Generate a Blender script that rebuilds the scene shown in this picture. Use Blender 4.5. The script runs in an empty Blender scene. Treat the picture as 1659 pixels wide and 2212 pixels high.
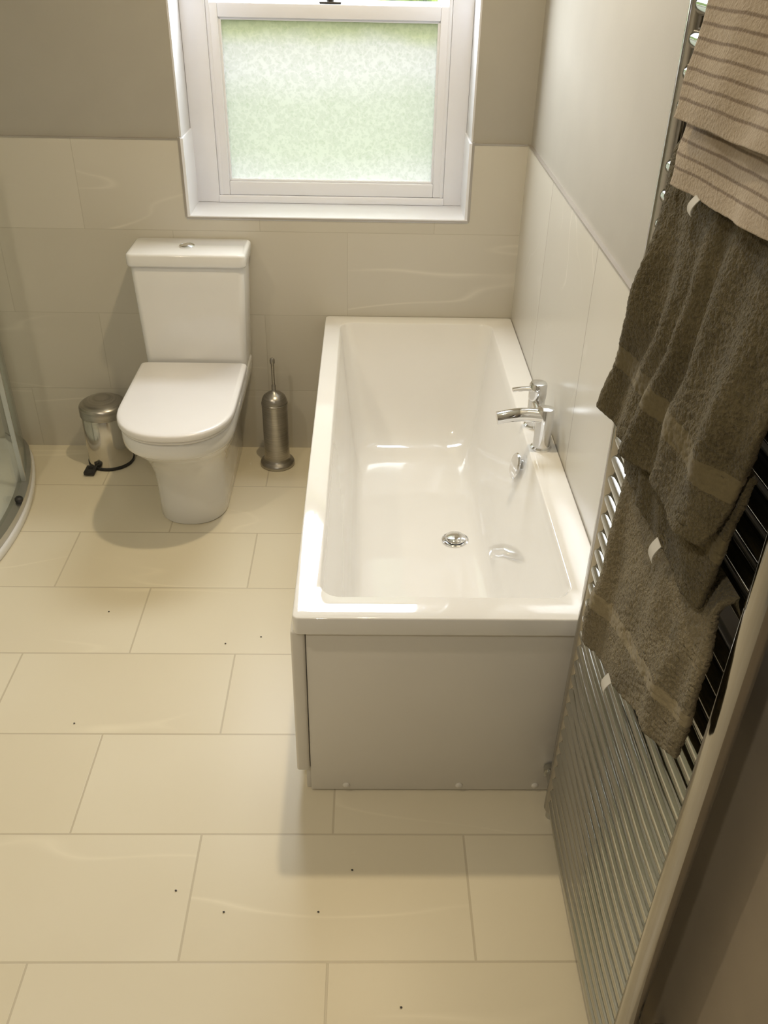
import bpy, bmesh, math, random
import numpy as np
from mathutils import Vector, Matrix, noise
random.seed(4)
sc=bpy.context.scene
col=sc.collection
sc.view_settings.view_transform='Standard'
# ---------------------------------------------------------------- helpers
def link(o,parent=None,label=None,cat=None,kind=None,group=None):
    if o.name not in col.objects: col.objects.link(o)
    if parent is not None: o.parent=parent
    if label: o["label"]=label
    if cat: o["category"]=cat
    if kind: o["kind"]=kind
    if group: o["group"]=group
    return o
def empty(name,loc,label,cat,group=None):
    e=bpy.data.objects.new(name,None); e.location=loc; e.empty_display_size=.05
    return link(e,None,label,cat,None,group)
def mesh_obj(name,bm,mat,parent=None,smooth=True,loc=None,angle=35,recalc=True,**k):
    if recalc: bmesh.ops.recalc_face_normals(bm,faces=bm.faces)
    me=bpy.data.meshes.new(name)
    if parent is not None:
        T=Matrix.Translation(-Vector(parent.location)); bm.transform(T)
    bm.to_mesh(me); bm.free()
    for m in (mat if isinstance(mat,(list,tuple)) else [mat]): me.materials.append(m)
    if smooth:
        for p in me.polygons: p.use_smooth=True
        me.set_sharp_from_angle(angle=math.radians(angle))
    o=bpy.data.objects.new(name,me)
    return link(o,parent,**k)
def box(bm,x0,x1,y0,y1,z0,z1,mi=0,bev=0,seg=2):
    v=[bm.verts.new((x,y,z)) for x in (x0,x1) for y in (y0,y1) for z in (z0,z1)]
    f=[(0,1,3,2),(4,6,7,5),(0,4,5,1),(2,3,7,6),(0,2,6,4),(1,5,7,3)]
    fs=[bm.faces.new([v[i] for i in q]) for q in f]
    for q in fs: q.material_index=mi
    if bev:
        bmesh.ops.recalc_face_normals(bm,faces=fs)
        es=list({e for q in fs for e in q.edges})
        r=bmesh.ops.bevel(bm,geom=es,offset=bev,segments=seg,affect='EDGES',profile=.5)
        for q in r['faces']: q.material_index=mi
def loft(bm,rings,cap0=True,cap1=True,mi=0):
    vr=[[bm.verts.new(p) for p in r] for r in rings]
    n=len(vr[0])
    for a,b in zip(vr[:-1],vr[1:]):
        for i in range(n):
            f=bm.faces.new([a[i],a[(i+1)%n],b[(i+1)%n],b[i]]); f.material_index=mi
    if cap0: bm.faces.new(vr[0][::-1]).material_index=mi
    if cap1: bm.faces.new(vr[-1]).material_index=mi
    return vr
def lathe(bm,c,prof,n=40,mi=0,cap0=True,cap1=True):
    rings=[[(c[0]+r*math.cos(2*math.pi*i/n),c[1]+r*math.sin(2*math.pi*i/n),c[2]+z) for i in range(n)] for r,z in prof]
    loft(bm,rings,cap0,cap1,mi)
def tube(bm,pts,r,n=16,mi=0,cap=True,flat=1.0):
    pts=[Vector(p) for p in pts]; rings=[]
    rr=r if isinstance(r,(list,tuple)) else [r]*len(pts)
    up=None
    for i,p in enumerate(pts):
        d=(pts[min(i+1,len(pts)-1)]-pts[max(i-1,0)]).normalized()
        if up is None:
            up=Vector((0,0,1)) if abs(d.z)<.9 else Vector((0,1,0))
        s=d.cross(up).normalized(); u=s.cross(d).normalized(); up=u
        rings.append([p+s*rr[i]*math.cos(2*math.pi*k/n)+u*rr[i]*flat*math.sin(2*math.pi*k/n) for k in range(n)])
    loft(bm,rings,cap,cap,mi)
def rrect(x0,x1,y0,y1,r,z,n=8):
    out=[]
    for cx,cy,a0 in ((x1-r,y1-r,0),(x0+r,y1-r,90),(x0+r,y0+r,180),(x1-r,y0+r,270)):
        for i in range(n+1):
            a=math.radians(a0+90*i/n); out.append((cx+r*math.cos(a),cy+r*math.sin(a),z))
    return out
def poly(pts,t):
    P=[Vector(p) for p in pts]; L=[(b-a).length for a,b in zip(P[:-1],P[1:])]; T=sum(L)*t
    for a,b,l in zip(P[:-1],P[1:],L):
        if T<=l or b is P[-1]: return a.lerp(b,min(1,T/max(l,1e-9)))
        T-=l
# ---------------------------------------------------------------- materials
class N:
    def __init__(s,name):
        s.m=bpy.data.materials.new(name); s.m.use_nodes=True
        s.t=s.m.node_tree; s.b=s.t.nodes['Principled BSDF']; s.o=s.t.nodes['Material Output']
    def n(s,typ,**k):
        x=s.t.nodes.new(typ)
        for a,v in k.items():
            if a in x.inputs: x.inputs[a].default_value=v
            else: setattr(x,a,v)
        return x
    def l(s,a,b): s.t.links.new(a,b)
    def math(s,op,a,b=None):
        x=s.n('ShaderNodeMath',operation=op)
        for i,v in enumerate((a,b)):
            if v is None: continue
            if isinstance(v,bpy.types.NodeSocket): s.l(v,x.inputs[i])
            else: x.inputs[i].default_value=v
        return x.outputs[0]
    def ramp(s,src,stops):
        r=s.n('ShaderNodeValToRGB'); e=r.color_ramp.elements
        while len(e)<len(stops): e.new(.5)
        for q,(p,c) in zip(e,stops): q.position=p; q.color=(*c,1) if len(c)==3 else c
        s.l(src,r.inputs[0]); return r.outputs[0]
    def mix(s,f,a,b,mode='MIX'):
        x=s.n('ShaderNodeMix',data_type='RGBA',blend_type=mode)
        for i,v in ((0,f),(6,a),(7,b)):
            if isinstance(v,bpy.types.NodeSocket): s.l(v,x.inputs[i])
            elif i==0: x.inputs[0].default_value=v
            else: x.inputs[i].default_value=(*v,1)
        return x.outputs[2]
    def bump(s,h,st,dist=.01):
        b=s.n('ShaderNodeBump'); b.inputs['Strength'].default_value=st; b.inputs['Distance'].default_value=dist
        s.l(h,b.inputs['Height']); s.l(b.outputs[0],s.b.inputs['Normal'])
    def noise(s,scale,detail=3,vec=None,rough=.5,dist=0):
        x=s.n('ShaderNodeTexNoise'); x.inputs['Scale'].default_value=scale; x.inputs['Detail'].default_value=detail
        x.inputs['Roughness'].default_value=rough; x.inputs['Distortion'].default_value=dist
        if vec is None:
            g=s.n('ShaderNodeNewGeometry'); vec=g.outputs['Position']
        s.l(vec,x.inputs['Vector']); return x.outputs[0]
def simple(name,c,rough=.5,metal=0,coat=0,var=.04,nscale=8,bump=0,bscale=200,spec=.5):
    q=N(name); b=q.b
    f=q.noise(nscale,3)
    cc=q.ramp(f,[(.3,tuple(x*(1-var) for x in c)),(.7,tuple(min(1,x*(1+var)) for x in c))])
    q.l(cc,b.inputs['Base Color']); b.inputs['Roughness'].default_value=rough; b.inputs['Metallic'].default_value=metal
    b.inputs['Coat Weight'].default_value=coat; b.inputs['Specular IOR Level'].default_value=spec
    if bump: q.bump(q.noise(bscale,2),bump,.002)
    return q.m
def tile_mat(name,axes,x0,y0,bw,rh,offset,c1,c2,mort,rough,msize=.0035,vein=.16):
    q=N(name)
    g=q.n('ShaderNodeNewGeometry'); sp=q.n('ShaderNodeSeparateXYZ'); q.l(g.outputs['Position'],sp.inputs[0])
    cb=q.n('ShaderNodeCombineXYZ')
    for i,(ax,o) in enumerate(zip(axes,(x0,y0))):
        q.l(q.math('ADD',sp.outputs[ax],o),cb.inputs[i])
    br=q.n('ShaderNodeTexBrick',offset=offset,offset_frequency=2,squash=1.0)
    q.l(cb.outputs[0],br.inputs['Vector'])
    br.inputs['Scale'].default_value=1; br.inputs['Brick Width'].default_value=bw; br.inputs['Row Height'].default_value=rh
    br.inputs['Mortar Size'].default_value=msize; br.inputs['Mortar Smooth'].default_value=.3
    br.inputs['Color1'].default_value=(0,0,0,1); br.inputs['Color2'].default_value=(1,1,1,1); br.inputs['Mortar'].default_value=(.5,.5,.5,1)
    va=q.n('ShaderNodeVectorMath',operation='MULTIPLY_ADD'); q.l(br.outputs['Color'],va.inputs[0]); va.inputs[1].default_value=(3,5,7)
    q.l(g.outputs['Position'],va.inputs[2])
    n1=q.noise(1.6,2,va.outputs[0],.4,0)
    base=q.ramp(n1,[(.3,c1),(.72,c2)])
    mp=q.n('ShaderNodeMapping'); mp.inputs['Rotation'].default_value=(.5,.4,.9); mp.inputs['Scale'].default_value=(.35,1.7,1.7); q.l(va.outputs[0],mp.inputs[0])
    n2=q.noise(1.3,2.5,mp.outputs[0],.55,0)
    vn=q.ramp(n2,[(.494,(0,0,0)),(.5,(1,1,1)),(.506,(0,0,0))])
    n3=q.noise(2.5,1,va.outputs[0]); msk=q.ramp(n3,[(.45,(0,0,0)),(.65,(1,1,1))])
    vm=q.math('MULTIPLY',q.math('MULTIPLY',vn,vein*2.8),msk)
    light=tuple(min(1,x*1.15+.03) for x in c2)
    col1=q.mix(vm,base,light)
    colr=q.mix(br.outputs['Fac'],col1,mort)
    q.l(colr,q.b.inputs['Base Color'])
    q.b.inputs['Roughness'].default_value=rough
    q.bump(q.math('SUBTRACT',1.0,br.outputs['Fac']),.3,.002)
    return q.m
M_floor=tile_mat('floor_tile',(0,1),.897+.602*10,3.6186,.602,.302,.5,(.715,.645,.485),(.775,.715,.565),(.58,.515,.385),.36,.0028)
M_tback=tile_mat('wall_tile_back',(0,2),.9+.602*10,.052,.602,.302,.5,(.565,.535,.465),(.61,.58,.51),(.51,.48,.41),.33,.0016,.25)
M_tright=tile_mat('wall_tile_right',(1,2),1.083+.602*10,.052,.602,3.0,0,(.555,.53,.47),(.615,.59,.53),(.42,.395,.345),.26,.0026,.3)
M_tplain=simple('tile_edge',(.72,.69,.62),.35)
M_paint=simple('wall_paint',(.39,.37,.325),.75,bump=.05,var=.02)
M_paint2=simple('wall_paint_light',(.375,.35,.30),.7,bump=.05,var=.02)
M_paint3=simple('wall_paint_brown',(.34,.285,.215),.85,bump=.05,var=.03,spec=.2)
M_ceil=simple('ceiling_paint',(.8,.79,.76),.8)
M_white=simple('white_gloss_paint',(.85,.87,.95),.3,var=.01)
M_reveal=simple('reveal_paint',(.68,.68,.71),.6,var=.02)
M_cer=simple('white_ceramic',(.80,.80,.80),.08,coat=.5,var=.01)
M_seat=simple('white_seat_plastic',(.83,.82,.83),.22,var=.01)
M_acr=simple('white_acrylic',(.80,.79,.77),.05,coat=.7,var=.01)
M_panel=simple('bath_panel_white',(.73,.70,.64),.28,var=.01)
M_chrome=simple('chrome',(.83,.83,.84),.06,1,var=.02)
M_chromeR=simple('chrome_radiator',(.52,.52,.49),.11,1,var=.03)
M_chromeB=simple('polished_steel',(.66,.64,.60),.14,1,var=.03)
M_chromeU=simple('chrome_upright',(.46,.44,.41),.12,1,var=.03)
M_alu=simple('satin_aluminium',(.62,.62,.62),.3,1)
M_trim=simple('trim_metal',(.50,.47,.44),.35,.7)
M_black=simple('black_rubber',(.02,.02,.02),.5)
M_dark=simple('dark_metal',(.06,.055,.05),.4,.6)
def brushed():
    q=N('brushed_steel'); q.b.inputs['Metallic'].default_value=1
    g=q.n('ShaderNodeNewGeometry'); mp=q.n('ShaderNodeMapping'); mp.inputs['Scale'].default_value=(8,8,400); q.l(g.outputs['Position'],mp.inputs[0])
    f=q.noise(1,3,mp.outputs[0]); q.l(q.ramp(f,[(.3,(.36,.34,.31)),(.7,(.52,.50,.46))]),q.b.inputs['Base Color'])
    q.b.inputs['Roughness'].default_value=.3; q.bump(f,.05,.001); return q.m
M_brush=brushed()
def clear_glass(name,tint=(1,1,1)):
    q=N(name); q.t.nodes.remove(q.b)
    tr=q.n('ShaderNodeBsdfTransparent'); tr.inputs[0].default_value=(*tint,1)
    gl=q.n('ShaderNodeBsdfGlossy'); gl.inputs['Roughness'].default_value=.02
    lw=q.n('ShaderNodeLayerWeight'); f=q.math('ADD',q.math('MULTIPLY',q.math('POWER',lw.outputs['Facing'],4.0),.45),.03)
    mx=q.n('ShaderNodeMixShader'); q.l(f,mx.inputs[0]); q.l(tr.outputs[0],mx.inputs[1]); q.l(gl.outputs[0],mx.inputs[2])
    q.l(mx.outputs[0],q.o.inputs[0]); return q.m
M_glass=clear_glass('clear_glass'); M_sglass=clear_glass('shower_glass',(.96,.985,.97))
def frosted():
    q=N('frosted_glass'); q.t.nodes.remove(q.b)
    g=q.n('ShaderNodeNewGeometry')
    nz=q.n('ShaderNodeTexNoise'); nz.inputs['Scale'].default_value=55; q.l(g.outputs['Position'],nz.inputs['Vector'])
    ad=q.n('ShaderNodeVectorMath',operation='MULTIPLY_ADD'); q.l(nz.outputs['Color'],ad.inputs[0]); ad.inputs[1].default_value=(.035,.035,.035); q.l(g.outputs['Position'],ad.inputs[2])
    vo=q.n('ShaderNodeTexVoronoi'); vo.inputs['Scale'].default_value=72; q.l(ad.outputs[0],vo.inputs['Vector'])
    big=q.noise(4,3)
    sp=q.n('ShaderNodeSeparateXYZ'); q.l(g.outputs['Position'],sp.inputs[0])
    mr=q.n('ShaderNodeMapRange'); q.l(q.math('ADD',sp.outputs[2],q.math('MULTIPLY',big,.12)),mr.inputs[0]); mr.inputs[1].default_value=1.03; mr.inputs[2].default_value=1.56
    k=(.93,.83,.82)
    c1=q.ramp(mr.outputs[0],[(p,tuple(x*kk for x,kk in zip(c,k))) for p,c in [(.0,(.116,.128,.108)),(.2,(.100,.116,.088)),(.5,(.102,.117,.092)),(.68,(.120,.130,.116)),(.82,(.120,.130,.112)),(.92,(.104,.118,.070))]])  # blurred garden light behind the pane, put into the glass colour by height
    c2=q.ramp(vo.outputs['Distance'],[(.08,(.86,.90,.83)),(.25,(.97,.98,.96)),(.5,(1.0,1,1)),(.7,(1.10,1.10,1.10))])
    cc=q.mix(1.0,c1,c2,'MULTIPLY')
    tl=q.n('ShaderNodeBsdfTranslucent'); q.l(cc,tl.inputs[0])
    tr=q.n('ShaderNodeBsdfTransparent'); q.l(cc,tr.inputs[0])
    gl=q.n('ShaderNodeBsdfGlossy'); gl.inputs['Roughness'].default_value=.15
    m1=q.n('ShaderNodeMixShader',Fac=.04); q.l(tl.outputs[0],m1.inputs[1]); q.l(tr.outputs[0],m1.inputs[2])
    m2=q.n('ShaderNodeMixShader',Fac=.06); q.l(m1.outputs[0],m2.inputs[1]); q.l(gl.outputs[0],m2.inputs[2])
    b=q.n('ShaderNodeBump'); b.inputs['Strength'].default_value=.6; b.inputs['Distance'].default_value=.003; q.l(vo.outputs['Distance'],b.inputs['Height']); q.l(b.outputs[0],gl.inputs['Normal'])
    q.l(m2.outputs[0],q.o.inputs[0]); return q.m
M_frost=frosted()
def terry(name,c1,c2,stripe=None,band=None,bs=.9):
    q=N(name); q.b.inputs['Roughness'].default_value=.95; q.b.inputs['Specular IOR Level'].default_value=.1
    q.b.inputs['Sheen Weight'].default_value=.10
    n1=q.noise(230,3); n2=q.noise(14,3)
    c=q.mix(.45,q.ramp(n1,[(.3,c1),(.7,c2)]),q.ramp(n2,[(.3,c1),(.7,c2)]))
    uv=q.n('ShaderNodeTexCoord'); sp=q.n('ShaderNodeSeparateXYZ'); q.l(uv.outputs['UV'],sp.inputs[0])
    v=sp.outputs[1]
    if stripe:
        w=q.math('FRACT',q.math('MULTIPLY',q.math('ADD',v,q.math('MULTIPLY',n2,.003)),1/stripe[1]))
        f=q.ramp(w,[(.34,(0,0,0)),(.44,(1,1,1)),(.56,(1,1,1)),(.66,(0,0,0))])
        c=q.mix(q.math('MULTIPLY',q.math('MULTIPLY',f,q.math('GREATER_THAN',v,.019)),.75),c,stripe[0])
    h=n1
    if band:
        ins=q.math('MULTIPLY',q.math('GREATER_THAN',v,band[0]),q.math('LESS_THAN',v,band[1]))
        h=q.math('MULTIPLY',n1,q.math('SUBTRACT',1.0,q.math('MULTIPLY',ins,.85)))
        c=q.mix(q.math('MULTIPLY',ins,.6),c,tuple(x*1.1 for x in c2))
    q.l(c,q.b.inputs['Base Color'])
    q.bump(h,bs,.006)
    return q.m
M_tow=terry('towel_olive_grey',(.052,.041,.019),(.138,.112,.060),band=(.085,.125))
M_tow2=terry('towel_olive_grey_light',(.098,.080,.045),(.220,.182,.110),band=(.09,.12))
M_str=terry('towel_striped',(.33,.265,.19),(.43,.355,.265),((.14,.095,.06),.0155),bs=.35)
M_tag=simple('care_label_cloth',(.55,.53,.48),.8)
# ---------------------------------------------------------------- room shell
XL=-2.75; YN=-4.3; H=2.5
bm=bmesh.new(); box(bm,XL-.1,.15,YN-.1,.35,-.1,0); mesh_obj('floor',bm,M_floor,smooth=False,kind='structure')
bm=bmesh.new(); box(bm,XL-.1,.15,YN-.1,.35,H,H+.1); mesh_obj('ceiling',bm,M_ceil,smooth=False,kind='structure')
WX0,WX1,WZ0,WZ1=-1.147,-.183,.905,2.36
DZ=1.148
bm=bmesh.new()
box(bm,XL-.1,WX0,.01,.30,0,H,0); box(bm,WX1,.15,.01,.30,0,H,0)
box(bm,WX0,WX1,.01,.30,0,WZ0-.012,0); box(bm,WX0,WX1,.01,.30,WZ1,H,0)
box(bm,XL,WX0+.0,0,.01,0,DZ,1); box(bm,WX1,0,0,.01,0,DZ,1); box(bm,WX0,WX1,0,.01,0,WZ0-.004,1)
mesh_obj('wall_back',bm,[M_paint,M_tback],smooth=False,kind='structure')
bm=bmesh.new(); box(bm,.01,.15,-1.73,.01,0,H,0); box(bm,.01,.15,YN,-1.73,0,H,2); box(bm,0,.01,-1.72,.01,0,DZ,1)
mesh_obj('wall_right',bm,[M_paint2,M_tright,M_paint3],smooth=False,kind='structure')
bm=bmesh.new(); box(bm,XL-.1,XL,YN,.01,0,H); mesh_obj('wall_left',bm,M_tplain,smooth=False,kind='structure')
bm=bmesh.new(); box(bm,XL-.1,.15,YN-.1,YN,0,H); mesh_obj('wall_front',bm,M_paint,smooth=False,kind='structure')
bm=bmesh.new()
box(bm,XL,WX0-.002,-.002,.012,DZ,DZ+.004); box(bm,WX1+.002,-.003,-.002,.012,DZ,DZ+.004)
box(bm,WX0-.004,WX0+.003,-.003,.02,WZ0-.004,DZ+.008); box(bm,WX1-.003,WX1+.004,-.003,.02,WZ0-.004,DZ+.008)
box(bm,WX0,WX1,-.003,.004,WZ0-.010,WZ0-.004)
mesh_obj('trim_1',bm,M_trim,smooth=False,kind='structure')
bm=bmesh.new(); box(bm,-.002,.012,-1.72,-.003,DZ,DZ+.004); mesh_obj('trim_2',bm,M_trim,smooth=False,kind='structure')
bm=bmesh.new(); box(bm,-.004,.012,-1.735,-1.72,0,DZ+.004); mesh_obj('trim_3',bm,M_tplain,smooth=False,kind='structure')
# ---------------------------------------------------------------- window
FY=.18
bm=bmesh.new()
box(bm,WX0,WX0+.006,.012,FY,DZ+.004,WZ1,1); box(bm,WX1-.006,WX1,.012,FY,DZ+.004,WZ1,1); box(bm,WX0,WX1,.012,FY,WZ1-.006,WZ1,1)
box(bm,WX0,WX0+.012,.0,FY,WZ0,DZ+.004); box(bm,WX1-.012,WX1,.0,FY,WZ0,DZ+.004)
box(bm,WX0,WX1,-.002,FY+.02,WZ0-.012,WZ0,bev=.002)
SX0,SX1=-1.058,-.258
box(bm,WX0+.006,SX0,FY,.29,WZ0,WZ1,bev=.003); box(bm,SX1,WX1-.006,FY,.29,WZ0,WZ1,bev=.003)
box(bm,SX0,SX1,FY,.29,WZ1-.06,WZ1-.01,bev=.003)
box(bm,SX0-.002,SX1+.002,FY-.006,.29,WZ0,WZ0+.024,bev=.004)
box(bm,SX0,SX0+.014,FY+.004,FY+.025,WZ0+.024,WZ1-.06,bev=.004); box(bm,SX1-.014,SX1,FY+.004,FY+.025,WZ0+.024,WZ1-.06,bev=.004)
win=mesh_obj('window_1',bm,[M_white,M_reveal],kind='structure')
def sash(name,x0,x1,z0,z1,y0,y1,st,rb,rt,parent):
    bm=bmesh.new()
    box(bm,x0,x0+st,y0,y1,z0,z1,bev=.003); box(bm,x1-st,x1,y0,y1,z0,z1,bev=.003)
    box(bm,x0+st,x1-st,y0,y1,z0,z0+rb,bev=.003); box(bm,x0+st,x1-st,y0,y1,z1-rt,z1,bev=.003)
    m=.008
    box(bm,x0+st-.001,x0+st+m,y0+.008,y1-.008,z0+rb,z1-rt,bev=.003); box(bm,x1-st-m,x1-st+.001,y0+.008,y1-.008,z0+rb,z1-rt,bev=.003)
    box(bm,x0+st,x1-st,y0+.008,y1-.008,z0+rb-.001,z0+rb+m,bev=.003); box(bm,x0+st,x1-st,y0+.008,y1-.008,z1-rt-m,z1-rt+.001,bev=.003)
    return mesh_obj(name,bm,M_white,parent)
sash('lower_sash',SX0+.006,SX1-.006,.930,1.53,FY+.006,FY+.044,.032,.045,.042,win)
sash('upper_sash',SX0+.006,SX1-.006,1.495,WZ1-.06,FY+.048,FY+.086,.032,.036,.045,win)
def pane(name,y,z0,z1,mat,label=None):
    bm=bmesh.new(); x0,x1=SX0+.036,SX1-.036
    bm.faces.new([bm.verts.new(p) for p in ((x0,y,z0),(x1,y,z0),(x1,y,z1),(x0,y,z1))])
    mesh_obj(name,bm,mat,win,False,label=label)
pane('frosted_pane',FY+.024,.972,1.492,M_frost,'frosted patterned glass pane')
pane('clear_pane',FY+.066,1.528,WZ1-.102,M_glass)
bm=bmesh.new()
box(bm,-.69,-.62,FY+.012,FY+.04,1.53,1.537,bev=.002); lathe(bm,(-.655,FY+.026,1.537),[(.012,0),(.012,.008),(.006,.012)],16)
tube(bm,[(-.655,FY+.026,1.545),(-.63,FY+.022,1.548),(-.605,FY+.02,1.552)],.004,8); lathe(bm,(-.605,FY+.02,1.55),[(.003,-.006),(.007,0),(.007,.004),(.002,.009)],12)
mesh_obj('sash_latch',bm,M_dark,win,label='dark metal sash latch')
# ---------------------------------------------------------------- bathtub
RZ=.553
tub=empty('bathtub',(-.34,-.85,0),'white rectangular acrylic bathtub fitted along the tiled wall','bathtub')
bm=bmesh.new()
O=(-.678,-.001,-1.695,-.001)
rings=[]
for ins,z in ((.010,.509),(.001,.509),(0,.512),(0,.549),(.0005,.5512),(.0018,.5526),(.004,RZ)):
    rings.append(rrect(O[0]+ins,O[1]-ins,O[2]+ins,O[3]-ins,.014-ins*.5,z))
IN=(-.622,-.080,-1.620,-.066)
def inner(g,z,r,e=0):
    return rrect(IN[0]-e+.088*g,IN[1]+e-.128*g,IN[2]-e+.17*g,IN[3]+e-.38*g,r,z)
rings.append(inner(0,RZ,.046,.004))
rings.append(inner(0,RZ-.001,.045,.0018))
rings.append(inner(0,RZ-.004,.044,0))
for g,z in ((.05,.52),(.2,.43),(.36,.34),(.47,.28),(.56,.24),(.64,.215),(.73,.198),(.85,.188),(1.0,.184)):
    rings.append(inner(g,z,.044+.06*g))
for k in (.75,.45,.15):
    a=inner(1,.18,.104); cx=-.31;cy=-.9
    rings.append([(cx+(x-cx)*k,cy+(y-cy)*k,.184-.006*(1-k)) for x,y,z in a])
loft(bm,rings,False,True)
mesh_obj('tub_shell',bm,M_acr,tub,angle=50)
bm=bmesh.new(); box(bm,-.652,-.004,-1.682,-1.664,.004,.508,bev=.002); mesh_obj('end_panel',bm,M_panel,tub)
bm=bmesh.new()
box(bm,-.684,-.6535,-1.686,-.01,.075,.507,bev=.006,seg=3)
mesh_obj('side_panel',bm,M_panel,tub)
bm=bmesh.new(); box(bm,-.663,-.6525,-1.672,-.01,.0,.075,bev=.001); mesh_obj('plinth',bm,M_panel,tub)
for x in (-.568,-.296,-.112):
    bm=bmesh.new()
    rings=[[(x+r*math.cos(2*math.pi*i/20),-1.682-d,.020+r*math.sin(2*math.pi*i/20)) for i in range(20)] for r,d in ((.0085,0),(.0085,.002),(.006,.004),(.002,.005))]
    loft(bm,rings); mesh_obj('screw_cap',bm,M_panel,tub)
bm=bmesh.new(); lathe(bm,(-.252,-.885,.181),[(.041,0),(.041,.003),(.037,.005),(.036,.002),(.033,.002),(.033,.009),(.028,.014),(.015,.017),(.004,.018)],40)
mesh_obj('waste_plug',bm,M_chrome,tub,label='round chrome plug')
bm=bmesh.new()
n=32;cx,cy,cz=-.091,-.950,.482; nrm=Vector((-1,-.05,.22)).normalized(); a1=nrm.cross(Vector((0,0,1))).normalized(); a2=nrm.cross(a1)
rings=[[Vector((cx,cy,cz))+nrm*d+(a1*math.cos(2*math.pi*i/n)+a2*math.sin(2*math.pi*i/n))*r for i in range(n)] for r,d in ((.022,-.015),(.022,.012),(.037,.013),(.038,.017),(.035,.021),(.01,.022))]
loft(bm,rings); mesh_obj('overflow_cover',bm,M_chrome,tub,label='round chrome overflow cover')
# ---------------------------------------------------------------- tap
tap=empty('bath_mixer_tap',(-.045,-.90,RZ),'chrome mixer tap with curved spout on the bathtub rim','tap')
bm=bmesh.new()
lathe(bm,(-.045,-.965,RZ),[(.029,0),(.029,.004),(.024,.008),(.0235,.012),(.0235,.114),(.021,.120),(.010,.123)],32)
lathe(bm,(-.045,-.835,RZ),[(.029,0),(.029,.004),(.024,.008),(.0235,.012),(.0235,.085)],32)
tube(bm,[(-.045,-.965,RZ+.075),(-.045,-.835,RZ+.075)],.018,20)
mesh_obj('tap_body',bm,M_chrome,tap)
bm=bmesh.new()
pts=[];rr=[]
for i in range(15):
    t=i/14; pts.append((-.045-.130*t,-.965-.003*t,RZ+.096+.008*math.sin(math.pi*min(1,t*1.1)*.8)-.010*t*t)); rr.append(.0215-.002*t)
tube(bm,pts,rr,20,flat=.88); mesh_obj('spout',bm,M_chrome,tap)
bm=bmesh.new()
lathe(bm,(-.045,-.835,RZ+.0855),[(.024,0),(.025,.003),(.025,.044),(.022,.049),(.008,.051)],32)
tube(bm,[(-.055,-.838,RZ+.118),(-.09,-.842,RZ+.118),(-.118,-.845,RZ+.116)],[.0115,.010,.009],12,flat=.6)
mesh_obj('lever_handle',bm,M_chrome,tap)
# ---------------------------------------------------------------- toilet
TX=-1.135
toi=empty('toilet',(TX,-.3,0),'white close-coupled ceramic toilet with closed lid, against the tiled wall','toilet')
def dring(w,yb,yf,z,n=28,k=2.3,cx=TX,rb=.02,depth=None):
    d=depth if depth else w*1.15
    ys=yf+d; out=[]
    for i in range(n+1):
        a=math.pi*i/n; c=math.cos(a); s=math.sin(a)
        out.append((cx+w*math.copysign(abs(c)**(2/k),c),ys-d*abs(s)**(2/k),z))
    out.append((cx-w,(ys+yb)/2,z))
    for i in range(5):
        a=math.radians(180-90*i/4); out.append((cx-w+rb+rb*math.cos(a),yb-rb+rb*math.sin(a),z))
    for i in range(5):
        a=math.radians(90-90*i/4); out.append((cx+w-rb+rb*math.cos(a),yb-rb+rb*math.sin(a),z))
    out.append((cx+w,(ys+yb)/2,z))
    return out
bm=bmesh.new()
prof=[(.116,-.548,0),(.119,-.552,.006),(.119,-.552,.06),(.120,-.556,.13),(.124,-.568,.19),(.133,-.590,.235),(.147,-.622,.275),(.161,-.655,.305),(.169,-.680,.325),(.172,-.692,.338),(.1735,-.698,.346),(.177,-.710,.350),(.180,-.716,.356),(.181,-.718,.372),(.181,-.718,.400),(.178,-.714,.407),(.17,-.70,.409)]
loft(bm,[dring(w,-.004,yf,z) for w,yf,z in prof])
mesh_obj('pan',bm,M_cer,toi,angle=60)
bm=bmesh.new()
loft(bm,[dring(w,-.215,yf,z,rb=.012) for w,yf,z in ((.172,-.712,.4095),(.180,-.722,.411),(.182,-.725,.416),(.180,-.722,.4215))]); mesh_obj('seat_ring',bm,M_seat,toi,angle=60)
bm=bmesh.new()
loft(bm,[dring(w,-.195,yf,z,rb=.010) for w,yf,z in ((.180,-.724,.4235),(.185,-.732,.425),(.186,-.734,.429),(.186,-.734,.440),(.1845,-.732,.4445),(.181,-.727,.447),(.172,-.712,.4480))]); mesh_obj('lid',bm,M_seat,toi,angle=60)
bm=bmesh.new()
def rr3(w,y0,y1,r,z): return rrect(TX+.005-w,TX+.005+w,y0,y1,r,z)
loft(bm,[rr3(.155,-.165,-.006,.02,.406),rr3(.174,-.178,-.004,.022,.416),rr3(.176,-.180,-.004,.022,.43),rr3(.189,-.183,-.004,.022,.780),rr3(.188,-.182,-.004,.022,.7835)])
mesh_obj('cistern',bm,M_cer,toi,angle=60)
bm=bmesh.new()
loft(bm,[rr3(.188,-.184,-.004,.022,.784),rr3(.196,-.190,-.002,.020,.786),rr3(.198,-.192,-.002,.020,.792),rr3(.198,-.192,-.002,.020,.820),rr3(.196,-.190,-.003,.020,.826),rr3(.190,-.184,-.006,.019,.829)])
mesh_obj('cistern_lid',bm,M_cer,toi,angle=60)
bm=bmesh.new(); lathe(bm,(TX-.002,-.098,.829),[(.026,0),(.026,.004),(.0235,.006),(.022,.0035),(.020,.006),(.012,.0085),(.003,.009)],36)
mesh_obj('flush_button',bm,M_chrome,toi,label='round chrome flush button')
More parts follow.
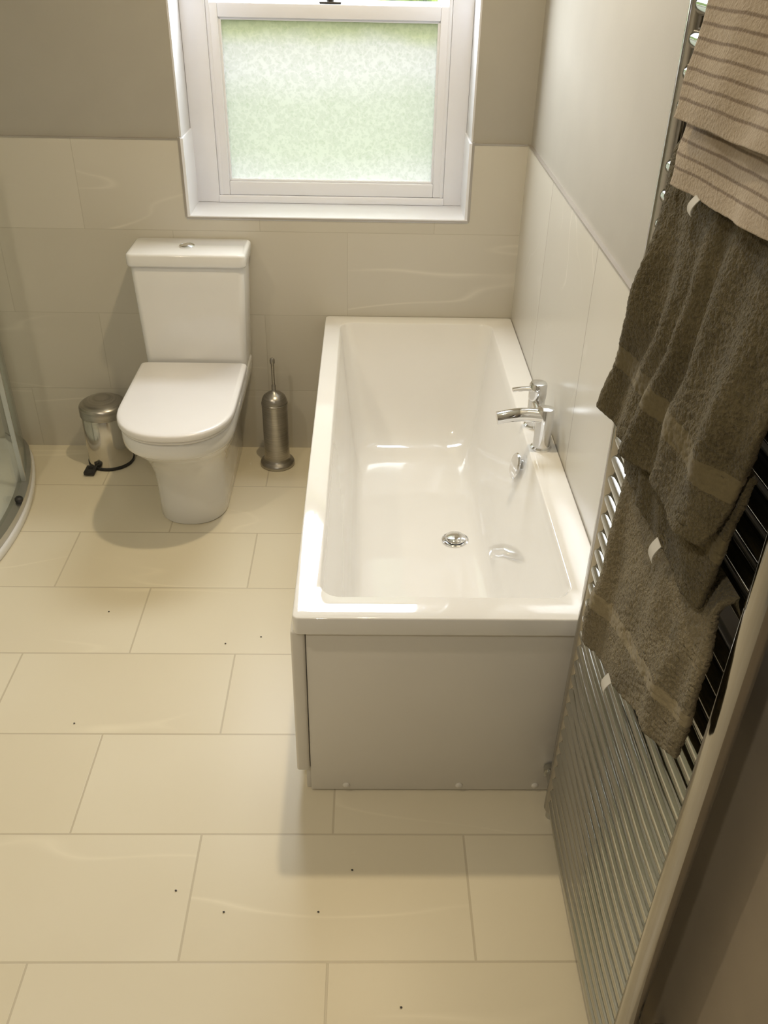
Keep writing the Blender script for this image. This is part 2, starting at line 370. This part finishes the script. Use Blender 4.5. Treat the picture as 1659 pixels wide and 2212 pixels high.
# ---------------------------------------------------------------- pedal bin
BX,BY=-1.508,-.115
pb=empty('pedal_bin',(BX,BY,0),'small brushed steel pedal bin beside the toilet','bin')
bm=bmesh.new(); lathe(bm,(BX,BY,0),[(.082,0),(.086,.003),(.086,.012),(.083,.014)],48); mesh_obj('base_ring',bm,M_black,pb)
bm=bmesh.new(); lathe(bm,(BX,BY,.0),[(.083,.0145),(.083,.200),(.081,.204)],48); mesh_obj('body',bm,M_chromeB,pb)
bm=bmesh.new(); lathe(bm,(BX,BY,.0),[(.084,.205),(.0865,.207),(.0865,.238),(.084,.244),(.078,.250),(.06,.260),(.035,.268),(.01,.271)],48); mesh_obj('lid',bm,M_brush,pb)
bm=bmesh.new(); box(bm,BX-.075,BX-.035,BY-.125,BY-.070,.006,.020,bev=.004); tube(bm,[(BX-.055,BY-.072,.013),(BX-.055,BY-.095,.018)],.010,10)
mesh_obj('pedal',bm,M_black,pb,label='black pedal')
bm=bmesh.new(); box(bm,BX-.02,BX+.02,BY+.078,BY+.100,.185,.235,bev=.004); mesh_obj('hinge',bm,M_black,pb)
# ---------------------------------------------------------------- toilet brush
SX,SY=-.868,-.125
tb=empty('toilet_brush_holder',(SX,SY,0),'brushed steel toilet brush in cylindrical holder beside the toilet','toilet brush')
bm=bmesh.new(); lathe(bm,(SX,SY,0),[(.064,0),(.066,.004),(.066,.010),(.062,.018),(.052,.024),(.048,.032),(.0475,.04),(.0475,.255),(.049,.257),(.049,.262),(.0475,.264)],48); mesh_obj('holder',bm,M_brush,tb)
bm=bmesh.new(); lathe(bm,(SX,SY,0),[(.047,.2645),(.046,.275),(.040,.288),(.027,.299),(.012,.306),(.008,.312),(.008,.330),(.006,.335)],40); mesh_obj('cover',bm,M_brush,tb)
bm=bmesh.new(); lathe(bm,(SX,SY,0),[(.006,.3355),(.0055,.40),(.0055,.415),(.009,.420),(.0095,.430),(.007,.437),(.002,.439)],24); mesh_obj('handle',bm,M_brush,tb)
# ---------------------------------------------------------------- shower enclosure
sh=empty('shower_enclosure',(-2.2,-.62,0),'curved glass shower enclosure on a low white tray','shower')
def fx(y,off=0): return -1.70-off-((y+.62)**2)/2.4-max(0,(abs(y+.62)-.5))**2*3
def trayring(off,z,n=30):
    y0,y1=-1.27+off,-.003
    pts=[(fx(y0+(y1-y0)*i/n,off),y0+(y1-y0)*i/n,z) for i in range(n+1)]
    return pts+[(XL+.004+max(0,off-.0),y1-(off if off>.04 else 0),z),(XL+.004+max(0,off),y0,z)]
bm=bmesh.new()
loft(bm,[trayring(0.004,0),trayring(0,.004),trayring(0,.024),trayring(.003,.029),trayring(.010,.031),trayring(.055,.031),trayring(.062,.028),trayring(.10,.022),trayring(.3,.018)])
mesh_obj('tray',bm,M_cer,sh,angle=60)
def strip(y0,y1,off0,off1,z0,z1,n=24):
    bm=bmesh.new(); 
    ys=[y0+(y1-y0)*i/n for i in range(n+1)]
    rings=[[(fx(y,off0),y,z0),(fx(y,off0),y,z1),(fx(y,off1),y,z1),(fx(y,off1),y,z0)] for y in ys]
    loft(bm,rings); return bm
mesh_obj('bottom_rail',strip(-1.24,-.008,.008,.050,.0315,.058),M_alu,sh,angle=40)
mesh_obj('top_rail',strip(-1.24,-.008,.008,.050,1.90,1.93),M_alu,sh,angle=40)
mesh_obj('glass_panel',strip(-.36,-.03,.024,.030,.0585,1.899),M_sglass,sh,angle=40)
mesh_obj('glass_door',strip(-1.20,-.345,.036,.042,.0585,1.899),M_sglass,sh,angle=40)
bm=strip(-.03,-.004,.012,.046,.0585,1.899,2); mesh_obj('wall_profile',bm,M_alu,sh)
bm=strip(-.372,-.360,.018,.034,.0585,1.899,2); mesh_obj('door_edge_profile',bm,M_alu,sh)
bm=bmesh.new(); lathe(bm,(fx(-.5,.02),-.5,.0585),[(.012,0),(.014,.004),(.014,.012),(.008,.018)],20); mesh_obj('door_roller',bm,M_black,sh)
# ---------------------------------------------------------------- towel radiator
RX=-.085; YA,YB=-1.755,-2.345
rad=empty('towel_radiator',(RX,-2.05,0),'tall chrome ladder towel radiator mounted on the wall','radiator')
for y in (YA,YB):
    bm=bmesh.new(); lathe(bm,(RX,y,0),[(.006,.022),(.015,.025),(.018,.032),(.018,1.84),(.015,1.847),(.005,1.85)],24)
    mesh_obj('upright',bm,M_chromeU,rad)
zs=[.06+.040*i for i in range(25)]+[1.10+.041*i for i in range(10)]+[1.55+.041*i for i in range(7)]
bm=bmesh.new(); tube(bm,[(RX,YA-.012,.06),(RX-.003,YA-.10,.06),(RX-.004,(YA+YB)/2,.06),(RX-.003,YB+.10,.06),(RX,YB+.012,.06)],.0145,20)
bar=mesh_obj('bar',bm,M_chromeR,rad)
for z in zs[1:]:
    o=bar.copy(); col.objects.link(o); o.location=(0,0,z-.06)
for y,z in ((YA-.03,.12),(YA-.03,1.61),(YB+.03,.12),(YB+.03,1.61)):
    bm=bmesh.new(); tube(bm,[(RX+.01,y,z),(.006,y,z)],.010,16); tube(bm,[(-.006,y,z),(.009,y,z)],.022,20)
    mesh_obj('wall_bracket',bm,M_chromeR,rad)
bm=bmesh.new()
tube(bm,[(RX,YA+.015,.09),(RX,YA+.05,.09),(RX,YA+.051,.09),(RX,YA+.07,.09)],[.013,.013,.017,.014],16)
mesh_obj('valve',bm,M_chromeR,rad,label='chrome radiator valve')
bm=bmesh.new(); tube(bm,[(RX,YA,.021),(RX,YA,.001)],.011,16); mesh_obj('supply_pipe',bm,M_chromeR,rad)
# ---------------------------------------------------------------- towels
def sheet(bm,L,Rr,xt,xb,folds,amp,nu=110,nv=110,seed=0,curl=None,rough=.0018,lump=.007,irr=1.0,hem=.004):
    uvl=bm.loops.layers.uv.verify()
    rows=[];vals=[]
    lenL=sum((Vector(b)-Vector(a)).length for a,b in zip(L[:-1],L[1:]))
    for j in range(-4 if curl else 0,nv+1):
        t=max(0,j)/nv; row=[]
        a=poly(L,t); b=poly(Rr,t)
        for i in range(nu+1):
            s=i/nu; p=a.lerp(b,s)
            x=xt+(xb-xt)*t**.7
            z=p.y
            env=.35+.65*min(1,t*1.5)
            ph=folds*2*math.pi*s+1.3*math.sin(3*s+seed)+.6*math.sin(2.2*t+seed*2)+irr*3.6*noise.noise(Vector((s*3.5+seed,t*2.0,seed)))
            am=1+irr*1.1*noise.noise(Vector((s*5,t*2.4,seed+9)))
            wv=math.sin(ph)*.6+.4*math.sin(ph*.53+seed)
            x-=amp*env*am*(1+wv)
            x-=lump*(1+noise.noise(Vector((s*3+seed,t*3,seed))))*env
            pv=Vector((s*60,t*60,seed)); x-=rough*noise.noise(pv)+rough*noise.noise(pv*2.3)*.6
            ed=max(0,1-min(s,1-s)/.035); x+=.006*ed*ed*min(1,t*3)
            y=p.x+.005*noise.noise(Vector((t*6,seed,s*4)))
            zb=z+hem*t*(2*noise.noise(Vector((s*4,seed,2)))+.8*wv)
            if j<0:
                k=-j/4; ang=k*math.pi*.75
                R0=(RX-.010-x)
                x=RX-.010-R0*math.cos(ang); zb=z+.016*math.sin(ang)
            row.append(bm.verts.new((x,y,zb)))
        rows.append(row); vals.append((1-t)*lenL+ (0 if j>=0 else -j*.01))
    for j in range(len(rows)-1):
        for i in range(nu):
            f=bm.faces.new([rows[j][i],rows[j+1][i],rows[j+1][i+1],rows[j][i+1]])
            for lp,(ii,jj) in zip(f.loops,((i,j),(i,j+1),(i+1,j+1),(i+1,j))):
                lp[uvl].uv=(ii/nu,vals[jj])
def towel(name,sheets,mat,label,th=.009):
    bm=bmesh.new()
    for k in sheets: sheet(bm,**k)
    o=mesh_obj(name,bm,mat,None,True,angle=180,recalc=False,label=label,cat='towel')
    m=o.modifiers.new('thickness','SOLIDIFY'); m.thickness=th; m.offset=0
    return o
def tag(parent,x,y,z,w=.018,h=.030,tilt=.2):
    bm=bmesh.new(); rings=[]
    for i in range(7):
        t=i/6; c=Vector((x-.006*math.sin(t*2.4),y+tilt*.03*t,z-h*t)); 
        rings.append([c+Vector((-.0006,-w/2,0)),c+Vector((-.0006,w/2,tilt*.012)),c+Vector((.0006,w/2,tilt*.012)),c+Vector((.0006,-w/2,0))])
    loft(bm,rings); return mesh_obj('care_label',bm,M_tag,parent,label='small white fabric care label')
tA=towel('bath_towel',[
  dict(L=[(-1.885,1.515),(-1.915,1.395),(-1.925,1.305),(-1.890,1.232),(-1.862,1.130)],Rr=[(-2.345,1.515),(-2.350,1.40),(-2.335,1.30),(-2.310,1.185)],xt=-.116,xb=-.144,folds=5,amp=.011,seed=1.3,curl=True,nv=150,nu=180),
  dict(L=[(-1.91,1.30),(-1.935,1.20),(-1.960,1.080)],Rr=[(-2.325,1.28),(-2.315,1.20),(-2.300,1.090)],xt=-.122,xb=-.132,folds=4,amp=.006,lump=.004,seed=4.1)],
  M_tow,'dark olive terry bath towel draped over the chrome radiator')
tag(tA,-.158,-2.20,1.110)
tC=towel('hand_towel',[
  dict(L=[(-1.945,1.092),(-1.955,1.03),(-1.960,.93),(-1.960,.84),(-1.958,.735)],Rr=[(-2.31,1.092),(-2.335,1.04),(-2.355,.98),(-2.362,.900)],xt=-.112,xb=-.136,folds=3,amp=.009,seed=7.7,curl=True,nv=130,nu=130)],
  M_tow2,'olive grey terry hand towel hanging on the chrome radiator')
tag(tC,-.170,-2.165,.842)
tD=towel('striped_hand_towel',[
  dict(L=[(-1.950,1.745),(-1.965,1.66),(-1.976,1.568)],Rr=[(-2.345,1.745),(-2.350,1.66),(-2.352,1.588)],xt=-.125,xb=-.155,folds=1.8,amp=.006,lump=.003,rough=.0004,seed=2.2,irr=.5,hem=.002,curl=True),
  dict(L=[(-1.960,1.66),(-1.965,1.57),(-1.969,1.492)],Rr=[(-2.345,1.66),(-2.35,1.58),(-2.350,1.517)],xt=-.125,xb=-.146,folds=1.8,amp=.005,lump=.002,rough=.0004,seed=2.9,irr=.5,hem=.002)],
  M_str,'beige hand towel with brown stripes folded over the chrome radiator',th=.005)
tag(tD,-.154,-2.075,1.50,.014,.020)
# ---------------------------------------------------------------- crumbs
bm=bmesh.new()
for x,y in ((-1.30,-1.02),(-.93,-1.16),(-.83,-1.13),(-1.28,-1.47),(-.82,-2.0),(-.93,-1.95),(-.62,-2.0),(-.55,-1.9),(-.45,-2.2)):
    bmesh.ops.create_icosphere(bm,subdivisions=1,radius=.003,matrix=Matrix.Translation((x,y,.0018))@Matrix.Diagonal((1,.7,.5,1)))
mesh_obj('floor_crumbs',bm,M_dark,label='tiny dark crumbs scattered on floor tiles',cat='crumbs',kind='stuff')
# ---------------------------------------------------------------- outside hedge
def hedge_mat():
    q=N('hedge_leaves'); n1=q.noise(9,5,None,.7)
    c=q.ramp(n1,[(.35,(.012,.02,.005)),(.5,(.05,.08,.015)),(.62,(.12,.14,.035)),(.72,(.2,.2,.1))]); q.l(c,q.b.inputs['Base Color']); q.b.inputs['Roughness'].default_value=.8; return q.m
bm=bmesh.new(); nx,nz=90,70
V=[[bm.verts.new((-6+12*i/nx, 3.2+.5*noise.noise(Vector((i*.35,j*.35,0)))+.25*noise.noise(Vector((i*.9,j*.9,5)))+.02*j, -2.5+4.6*j/nz)) for i in range(nx+1)] for j in range(nz+1)]
for j in range(nz):
    for i in range(nx): bm.faces.new([V[j][i],V[j][i+1],V[j+1][i+1],V[j+1][i]])
mesh_obj('hedge',bm,hedge_mat(),label='leafy green garden hedge outside the window',cat='hedge',kind='stuff')
# ---------------------------------------------------------------- lights / world
w=bpy.data.worlds.new('World'); sc.world=w; w.use_nodes=True
nt=w.node_tree; bg=nt.nodes['Background']
tc=nt.nodes.new('ShaderNodeTexCoord'); sp=nt.nodes.new('ShaderNodeSeparateXYZ'); rp=nt.nodes.new('ShaderNodeValToRGB')
nt.links.new(tc.outputs['Generated'],sp.inputs[0]); nt.links.new(sp.outputs[2],rp.inputs[0])
e=rp.color_ramp.elements; e[0].position=0; e[0].color=(.30,.33,.27,1); e[1].position=.08; e[1].color=(.90,.95,1,1)
nt.links.new(rp.outputs[0],bg.inputs[0]); bg.inputs[1].default_value=22
def area(name,loc,rot,sx,sy,pw,c,shape='RECTANGLE',portal=False,spread=180):
    l=bpy.data.lights.new(name,'AREA'); l.shape=shape; l.size=sx; l.size_y=sy; l.energy=pw; l.color=c; l.spread=math.radians(spread)
    if portal: l.cycles.is_portal=True
    o=bpy.data.objects.new(name,l); o.location=loc; o.rotation_euler=rot; col.objects.link(o); return o
area('window_portal',(-.66,.295,1.63),(math.radians(-90),0,0),.8,1.4,1,(1,1,1),portal=True)
for i,(x,y,p,c) in enumerate(((-.55,-.92,15,(1,.81,.52)),(-1.7,-2.1,9,(1,.86,.65)),(-.9,-3.3,10,(1,.92,.80)))):
    area('ceiling_spot',(x,y,H-.01),(0,0,0),.07,.07,p,c,'DISK')
# ---------------------------------------------------------------- camera
def R(yaw,pitch,roll):
    a=math.pi/2-pitch
    return Matrix.Rotation(yaw,3,'Z')@Matrix.Rotation(a,3,'X')@Matrix.Rotation(roll,3,'Z')
cam=bpy.data.cameras.new('camera'); co=bpy.data.objects.new('camera',cam); col.objects.link(co)
Rm=R(-.0252,.5851,.0226); Cc=Vector((-.5278,-3.1082,1.7550))
co.matrix_world=Matrix.Translation(Cc)@Rm.to_4x4()
cam.sensor_fit='VERTICAL'; cam.sensor_height=24; cam.sensor_width=18; cam.lens=24*1924.27/2212; cam.clip_start=.02
sc.camera=co
